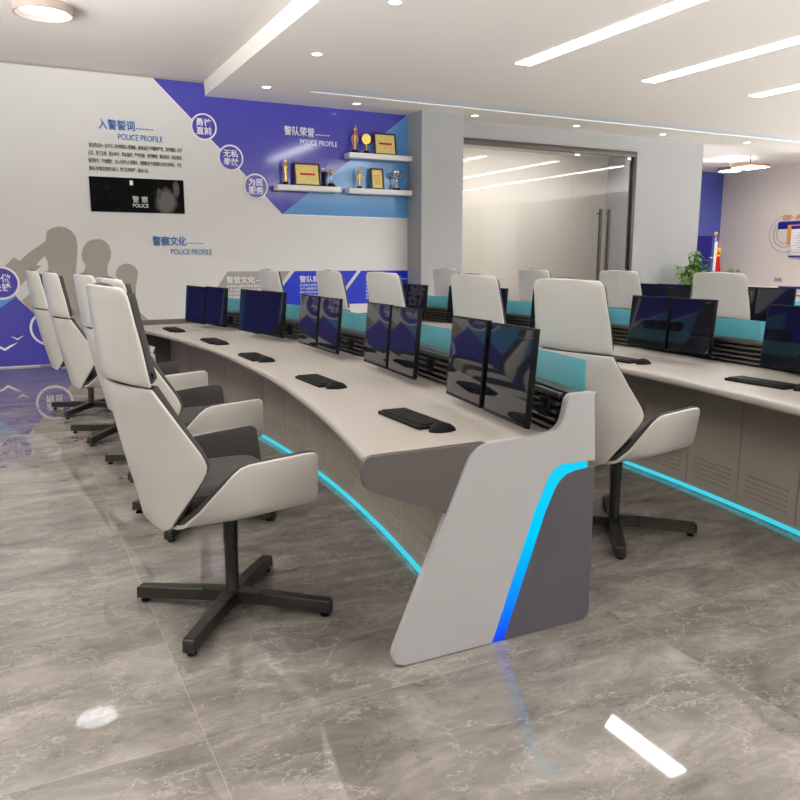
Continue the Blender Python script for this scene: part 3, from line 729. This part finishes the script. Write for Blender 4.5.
def console(dx, y0, y1, label, doors_from=None, near=True):
    t = thing('control_console', label, 'control desk', (dx, 0, 0), 0, 'curved control consoles')
    sh = edge_x(2.14)-edge_x(y0)  # the near panel follows the arc if the console is longer
    yn = y0
    # desktop
    bm = bmesh.new(); sweep(bm, slab, y0+.025, y1-.025, 60); build('desktop', bm, M['desk'], t, ang=30)
    cap = [(a, z) for a, z in nose if a < .45]+[(.45, .475), (.45, .742)]
    for (a, b) in ((y0+.008, y0+.034), (y1-.034, y1-.008)):
        bm = bmesh.new(); prism(bm, cap, lambda p, a=a: (edge_x(a)+p[0], a, p[1]), lambda p, b=b, a=a: (edge_x(a)+p[0], b, p[1]))
        build('desktop_end_cap', bm, M['cap_dark'], t, smooth=False)
    # end panels
    for (yy, w) in ((yn, 1), (y1, -1)):
        o = (0 if yy == y0 else 0)-(sh if yy == y0 else edge_x(2.14)-edge_x(y1))
        fn = lambda d: (lambda p: (p[0]+o, yy+w*d, p[1]))
        bm = bmesh.new(); prism(bm, white_out, fn(0), fn(.03)); 
        es = [e for e in bm.edges if len(e.link_faces) == 2 and e.calc_face_angle(0) > 1.2]
        bmesh.ops.bevel(bm, geom=es, offset=.0025, segments=2, affect='EDGES')
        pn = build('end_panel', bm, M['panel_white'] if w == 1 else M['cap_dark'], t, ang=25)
        bm = bmesh.new(); prism(bm, dark_out, fn(.001), fn(.03)); build('infill_panel', bm, M['panel_dark'], pn, smooth=False)
        bm = bmesh.new(); prism(bm, stripe_out, fn(.0035), fn(.028)); build('light_stripe', bm, M['stripe'], pn, smooth=False)
    ya, yb = y0+.035, y1-.035
    bm = bmesh.new(); box(bm, edge_x(y1)+.0, edge_x(y1)+.79, y1-.05, y1-.022, .73, .79, .002); build('far_edge_strip', bm, M['cap_dark'], t)
    # carcass, base strip light
    bm = bmesh.new(); sweep(bm, [(.452, .04), (.90, .04), (.90, .86), (.81, .86), (.81, .70), (.452, .70)], ya, yb, 50)
    sweep(bm, [(.471, .0), (.86, .0), (.86, .039), (.471, .039)], ya, yb, 50); build('carcass', bm, M['door_dark'], t, ang=30)
    bm = bmesh.new(); sweep(bm, [(.418, .006), (.430, .006), (.430, .026), (.418, .026)], ya, yb, 60); build('base_light_strip', bm, M['led'], t, smooth=False)
    bm = bmesh.new(); sweep(bm, [(.431, .0), (.47, .0), (.47, .034), (.431, .034)], ya, yb, 50); build('base_light_channel', bm, M['door'], t, ang=30)
    # doors
    n = 13 if y1-y0 < 5.9 else 14; pitch = (yb-ya)/n
    for k in range(n):
        a = ya+k*pitch+.003; b = ya+(k+1)*pitch-.003
        fa, fb = Vector((edge_x(a)+.450, a, 0)), Vector((edge_x(b)+.450, b, 0))
        d = (fb-fa); L_ = d.length; d.normalize(); nrm = Vector((-d.y, d.x, 0))   # towards the operator
        Mx = Matrix(((d.x, nrm.x, 0, fa.x), (d.y, nrm.y, 0, fa.y), (0, 0, 1, 0), (0, 0, 0, 1)))
        bm = bmesh.new(); box(bm, 0, L_, 0, .02, .036, .698, .002, mtx=Mx)
        for q in range(5):
            z = .09+q*.028; box(bm, L_*.14, L_*.86, .0195, .0225, z, z+.0035, mi=1, mtx=Mx); box(bm, L_*.14, L_*.86, .0195, .0265, z+.0035, z+.008, mi=0, mtx=Mx)
        build('cabinet_door', bm, [M['door'], M['door_dark']], t, smooth=False)
    # slat rail
    bm = bmesh.new(); sweep(bm, [(.785, .744), (.81, .744), (.81, .884), (.785, .884)], ya, yb, 50, 0)
    for k in range(5):
        z = .750+k*.027; sweep(bm, [(.742+.006*k, z+.006), (.786, z+.012), (.786, z+.018), (.742+.006*k, z+.016)], ya, yb, 50, 1)
    build('slat_rail', bm, [M['rail_back'], M['rail']], t, ang=30)
    bm = bmesh.new(); sweep(bm, [(.765, .868), (.92, .868), (.92, .884), (.765, .884)], ya, yb, 50); build('top_ledge', bm, M['rail'], t, ang=30)
    # glass screens in five pieces
    m_ = 5; p = (yb-ya+.02)/m_
    for k in range(m_):
        a = ya-.01+k*p+(.0 if k == 0 else .004); b = ya-.01+(k+1)*p-.004
        bm = bmesh.new(); sweep(bm, [(.874, .884), (.882, .884), (.882, .998), (.874, .998)], a, b, 10); build('glass_screen', bm, M['cyan_glass'], t, ang=30)
    return t
console(0, 2.14, 7.86, 'curved white control console nearest the camera with blue light stripe on its end')
console(1.99, 1.95, 7.86, 'curved white control console in the middle of the three')
console(4.12, 1.95, 7.86, 'curved white control console farthest right, behind the middle chairs')

# ------------------------------------------------------------------ monitors, keyboards, mice
TILT = math.radians(5)   # screens lean back a little
def make_monitor(label, group):
    t = thing('monitor', label, 'monitor', (0, 0, 0), 0, group)   # faces -x, origin below its middle on the desk
    W, z0, z1 = .39, .045, .385
    bm = bmesh.new(); box(bm, 0, .02, -W/2, W/2, z0, z1, .002); build('housing', bm, M['bezel'], t)
    bm = bmesh.new(); box(bm, -.0015, .002, -W/2+.008, W/2-.008, z0+.014, z1-.008); build('screen', bm, M['screen'], t, smooth=False)
    bm = bmesh.new(); box(bm, .018, .045, -.05, .05, .17, .27, .003); tube(bm, [(.04, 0, .22), (.075, 0, .21), (.08, 0, .12), (.115, 0, .10), (.165, 0, .10)], .013, 10); build('mount_arm', bm, M['black'], t)
    bm = bmesh.new(); box(bm, .155, .168, -.035, .035, .065, .135, .002); build('rail_clamp', bm, M['black'], t)
    t.rotation_mode = 'ZXY'
    return t
# x, y, angle of the pair, then the yaw of its left and right screens
MON = [(1.597, 2.475, 9.4, 10.8, 11.2), (1.752, 3.635, 5.8, 6.2, 7.4), (1.785, 4.77, 1.5, 2.2, 3.2), (1.745, 5.93, -9, -9, -9), (1.575, 7.1, -14, -14, -14)]
KB = [(1.365, 2.60), (1.385, 3.67), (1.38, 4.79), (1.38, 5.90), (1.30, 7.08)]
CN = ['first console', 'middle console', 'farthest right console']
mproto = None
for row in range(3):
    for i, (x, y, a, yl, yr) in enumerate(MON):
        if row == 2 and i == 0: continue
        al = math.radians(a); nd = Vector((-math.cos(al), math.sin(al)))  # facing
        for s in (-1, 1):
            off = s*.197
            px = x+(0, 1.99, 4.17)[row]+math.sin(al)*off; py = y+math.cos(al)*off
            lab = 'black monitor on the %s, %s of the pair %s' % (CN[row], 'right' if s < 0 else 'left', ORD[i].replace('one of the row', 'of the row'))
            grp = 'monitor pairs on the '+CN[row]
            loc = (px, py, .742); rz = -math.radians(yr if s < 0 else yl)
            if mproto is None:
                mproto = make_monitor(lab, grp); mproto.location = loc; mproto.rotation_euler = (0, TILT, rz)
            else: dup(mproto, loc, rz, lab, grp).rotation_euler = (0, TILT, rz)
def make_keyboard(label, group):
    t = thing('keyboard', label, 'keyboard', (0, 0, 0), 0, group)
    bm = bmesh.new(); box(bm, -.065, .065, -.175, .175, 0, .014, .004); build('case', bm, M['black'], t)
    bm = bmesh.new()
    for r in range(5):
        for c in range(15):
            x = -.052+r*.0215; y = -.163+c*.0218; box(bm, x, x+.018, y, y+.0185, .013, .019)
    build('keys', bm, M['key'], t, smooth=False); return t
def make_mouse(label, group):
    t = thing('computer_mouse', label, 'mouse', (0, 0, 0), 0, group)
    bm = bmesh.new(); bmesh.ops.create_uvsphere(bm, u_segments=20, v_segments=14, radius=1)
    for v in bm.verts:
        v.co = Vector((v.co.x*.055, v.co.y*.033*(1-.12*v.co.x), max(-.0, v.co.z)*.034*(1-.25*v.co.x)))
    build('body', bm, M['black'], t)
    bm = bmesh.new(); lathe(bm, [(.006, -.003), (.007, 0), (.006, .003)], n=14); bm.transform(Matrix.Translation((.030, 0, .0185)) @ Matrix.Rotation(PI/2, 4, 'X')); build('scroll_wheel', bm, M['key'], t)
    return t
kp = mp = None
for row in range(2):
    for i, (x, y) in enumerate(KB):
        X = x+(0, 1.99)[row]
        kl = 'slim black keyboard on the %s desk, %s' % (CN[row], ORD[i]); ml = 'black computer mouse beside the keyboard on the %s desk, %s' % (CN[row], ORD[i])
        g1, g2 = 'keyboards on the '+CN[row], 'mice on the '+CN[row]
        if kp is None:
            kp = make_keyboard(kl, g1); kp.location = (X, y, .742); mp = make_mouse(ml, g2); mp.location = (X+.01, y-.222, .742)
        else: dup(kp, (X, y, .742), 0, kl, g1); dup(mp, (X+.01, y-.222, .742), 0, ml, g2)

# ------------------------------------------------------------------ office corner at the right
_x, _ = on_y(695, 262, 10.45)
t = plant = thing('potted_plant', 'bushy green potted plant before the grey wall edge, left of the red flag', 'plant', (_x, 10.45, 0), 0, 'green plants')
bm = bmesh.new(); lathe(bm, [(.15, 0), (.19, .32), (.21, .40), (.185, .40), (.18, .36), (0, .36)], n=24); build('pot', bm, M['pot'], t)
bm = bmesh.new(); lf = bmesh.new()
for k in range(34):
    a = random.uniform(0, 2*PI); R_ = random.uniform(.03, .40); hh = random.uniform(.95, 1.60)-R_*.4
    tipp = Vector((R_*math.cos(a), R_*math.sin(a), hh)); mid = Vector((R_*.5*math.cos(a), R_*.5*math.sin(a), hh*.72)); root = Vector((.05*math.cos(a), .05*math.sin(a), .34))
    tube(bm, [root, mid, tipp], [.010, .008, .004], 6)
    for q in range(15):
        s_ = random.uniform(.25, 1.02); base = mid.lerp(tipp, s_) if q % 5 else root.lerp(mid, .5+.5*s_)
        d = Vector((random.uniform(-1, 1), random.uniform(-1, 1), random.uniform(-.5, .7))).normalized(); L_ = random.uniform(.08, .15); w = L_*.3
        sd = d.cross(Vector((0, 0, 1))).normalized(); upn = sd.cross(d); rows = []
        for q_, ww in ((0, .05), (.3, .9), (.6, 1), (.85, .55), (1, .04)):
            c_ = base+d*L_*q_+Vector((0, 0, -L_*.35*q_*q_)); rows.append([c_-sd*w*ww+upn*.01, c_, c_+sd*w*ww+upn*.01])
        g = [[lf.verts.new(p) for p in r] for r in rows]
        for r1, r2 in zip(g, g[1:]):
            for j in (0, 1): lf.faces.new((r1[j], r1[j+1], r2[j+1], r2[j]))
build('stems', bm, M['stem'], t); build('foliage', lf, M['leaf'], t)
bm = bmesh.new(); lathe(bm, [(.18, .355), (.18, .37)], n=24); build('soil', bm, M['soil'], t)
_x, _ = on_y(734, 268, 13.2)
p2 = dup(plant, (_x, 13.2, 0), 1.0, 'small green plant tips behind the white chair, right of the red flag'); p2.scale = (.78, .78, .78)
# flag
t = thing('standing_flag', 'red flag with yellow emblem hanging on gold tipped pole', 'flag', (14.78, 13.0, 0))
bm = bmesh.new(); lathe(bm, [(.16, 0), (.16, .02), (.03, .05)], n=24); build('base', bm, M['gold'], t)
bm = bmesh.new(); tube(bm, [(0, 0, .03), (0, 0, 1.92)], .02, 12); build('pole', bm, M['silver'], t)
bm = bmesh.new(); lathe(bm, [(.015, 1.9), (.03, 1.92), (.012, 1.93), (.04, 1.95), (.05, 1.98), (.035, 2.015), (.0, 2.03)], n=18); build('finial', bm, M['gold'], t)
rows = []
for i in range(15):
    s = i/14; z = 1.80-1.15*s; wd = .05+.26*s**.8
    rows.append([Vector((-.05*s-.0+wd*j/14, -.03+.03*math.sin(j*1.3)*s, z-.03*math.sin(PI*j/14))) for j in range(15)])
build('cloth', solid_grid(rows, 0, .004, (0, -1, 0), 0), M['red'], t)
rows = [[r[0]+Vector((-.055, -.012, 0)), r[0]+Vector((-.02, -.03, 0)), r[0]+Vector((.02, -.02, 0))] for r in rows]
build('white_sleeve', solid_grid(rows, 0, .006, (0, -1, 0), 0), M['text_white'], t)
bm = bmesh.new(); ez = 1.58
tube(bm, [(.105+.075*math.cos(a), -.075, ez+.10*math.sin(a)) for a in [math.radians(v) for v in range(-120, 75, 15)]], .014, 6)
tube(bm, [(.03, -.075, ez-.09), (.12, -.075, ez+.05)], .014, 6); tube(bm, [(.075, -.075, ez+.07), (.15, -.075, ez+.02)], .022, 6)
bm.transform(Matrix.Translation((-.07, 0, 0))); build('emblem', bm, M['yellow'], t)
# low cabinet and wall boards along the right wall
t = thing('low_white_counter', 'long low white counter along the beige right wall', 'counter', (17.75, 13.6, 0))
bm = bmesh.new(); box(bm, -.24, .245, -1.5, 1.9, 0, .66, .004); build('body', bm, M['wall_grey'], t)
bm = bmesh.new(); box(bm, -.26, .245, -1.52, 1.92, .66, .70, .004); build('top', bm, M['white'], t)
t = thing('display_board', 'white board with rounded dark blue outline at right edge', 'board', (17.35, 12.75, 0))
bm = bmesh.new(); box(bm, 0, .05, -.55, .45, .0, .66, .01); build('board', bm, M['paper'], t)
bm = bmesh.new()
outl = rounded([(.36, .12), (.36, .52), (-.5, .52), (-.5, .12)], .06, 5)
pts3 = [(-.006, y, z) for y, z in outl]; tube(bm, pts3+[pts3[0]], .012, 6, caps=False); build('outline', bm, M['navy'], t)
bm = bmesh.new(); box(bm, -.01, 0, -.4, .26, .12, .22); build('teal_band', bm, M['cyan_solid'] if 'cyan_solid' in M else M['sky'], t, smooth=False)
bm = bmesh.new(); box(bm, -.005, .055, -.55, .45, .68, .74, .003); build('navy_top_bar', bm, M['navy'], t)
XR = 18.0
def rb(name, y0, y1, z0, z1, m, d, lab, cat, d0=.0):
    bm = bmesh.new(); box(bm, XR-d, XR-d0, y0, y1, z0, z1, .002); return tag(build(name, bm, m), lab, cat, 'wall display at the right')
rb('blue_title_bar', 12.6, 13.84, 2.17, 2.36, M['navy'], .02, 'dark blue title bar on the beige right wall', 'wall sign')
rb('gold_frame_band', 12.6, 13.55, 1.78, 2.27, M['orange'], .03, 'golden band behind the white notice board', 'wall sign', .021)
t = thing('notice_board', 'white printed notice board with navy edge on right wall', 'notice board', (XR-.031, 13.0, 1.5), 0)
bm = bmesh.new(); box(bm, -.02, 0, -.45, .42, 0, .66, .002); build('board', bm, M['paper'], t)
bm = bmesh.new(); box(bm, -.03, 0, -.47, .44, -.04, 0, .002); box(bm, -.024, 0, -.45, .42, .66, .74, .002); build('navy_edges', bm, M['navy'], t)
bm = bmesh.new()
for k in range(9): box(bm, -.022, -.02, -.4, .32-.05*(k % 3), .07+k*.06, .085+k*.06)
build('text_lines', bm, M['mural_grey'], t, smooth=False)
for k, (y0, s) in enumerate(((13.74, '爱'), (13.35, '岗'))):
    Rr = Matrix.Rotation(-PI/2, 4, 'Z') @ Matrix.Rotation(PI/2, 4, 'X')
    o = text_mesh('orange_character', s+('岗' if k == 0 else ''), M['orange'], XR-.012, 2.42, .13, y=y0, depth=.008, rot=Rr)
    tag(o, 'orange raised characters above the blue bar, %s' % ('left pair' if k == 0 else 'next one right'), 'lettering', 'wall display at the right')
bm = bmesh.new()
for r in (.46, .34, .24):
    pts = [(XR-.012, 13.62+r*math.cos(a), 2.05+r*math.sin(a)) for a in [2*PI*q/40 for q in range(41)]]
    tube(bm, pts, .008, 6, caps=False)
tag(build('ring_relief', bm, M['wall_grey'], None), 'pale concentric ring outlines behind the blue bar', 'wall graphic')
t = thing('wall_socket', 'small white socket plate low on the beige right wall', 'socket', (XR, 13.72, .88))
bm = bmesh.new(); box(bm, -.012, 0, -.12, .12, -.06, .06, .003); build('plate', bm, M['wall_grey'], t)
bm = bmesh.new(); box(bm, -.014, -.011, .03, .06, -.015, .015); box(bm, -.014, -.011, -.07, -.03, -.02, .02); build('sockets', bm, M['bezel'], t, smooth=False)
bm = bmesh.new(); x0, z0 = on_y(702, 236, 15.7); x1, z1 = on_y(711, 249, 15.7); box(bm, x0-.3, x1, 15.68, 15.697, z1-.9, z0)
tag(build('reflection_patch', bm, M['navy']), 'dark blue patch painted as a reflection on the office wall behind the plant', 'painted reflection')  # reflection on the blue wall put in as a dark patch

# ------------------------------------------------------------------ world light through the added windows, look
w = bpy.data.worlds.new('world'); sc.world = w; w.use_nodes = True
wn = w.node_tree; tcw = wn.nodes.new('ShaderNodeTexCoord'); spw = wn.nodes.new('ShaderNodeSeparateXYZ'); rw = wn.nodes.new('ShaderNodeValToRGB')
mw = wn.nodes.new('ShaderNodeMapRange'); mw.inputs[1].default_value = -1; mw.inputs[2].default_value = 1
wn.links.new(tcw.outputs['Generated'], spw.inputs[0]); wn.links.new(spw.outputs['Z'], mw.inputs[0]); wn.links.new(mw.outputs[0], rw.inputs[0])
# bright band below the horizon added to light the ceiling, sky kept dim
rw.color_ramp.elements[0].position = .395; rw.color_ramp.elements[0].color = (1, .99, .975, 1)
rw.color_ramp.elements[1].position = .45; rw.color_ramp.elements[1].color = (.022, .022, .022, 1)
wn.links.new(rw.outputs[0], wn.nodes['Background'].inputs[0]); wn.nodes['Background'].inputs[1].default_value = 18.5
sc.view_settings.view_transform = 'Standard'; sc.view_settings.look = 'None'; sc.view_settings.gamma = 1; sc.view_settings.exposure = -.04
sc.view_settings.use_curve_mapping = False
sc.cycles.max_bounces = 10; sc.cycles.diffuse_bounces = 5; sc.cycles.transparent_max_bounces = 12
sc.cycles.caustics_reflective = False; sc.cycles.caustics_refractive = False
sc.cycles.sample_clamp_indirect = 6
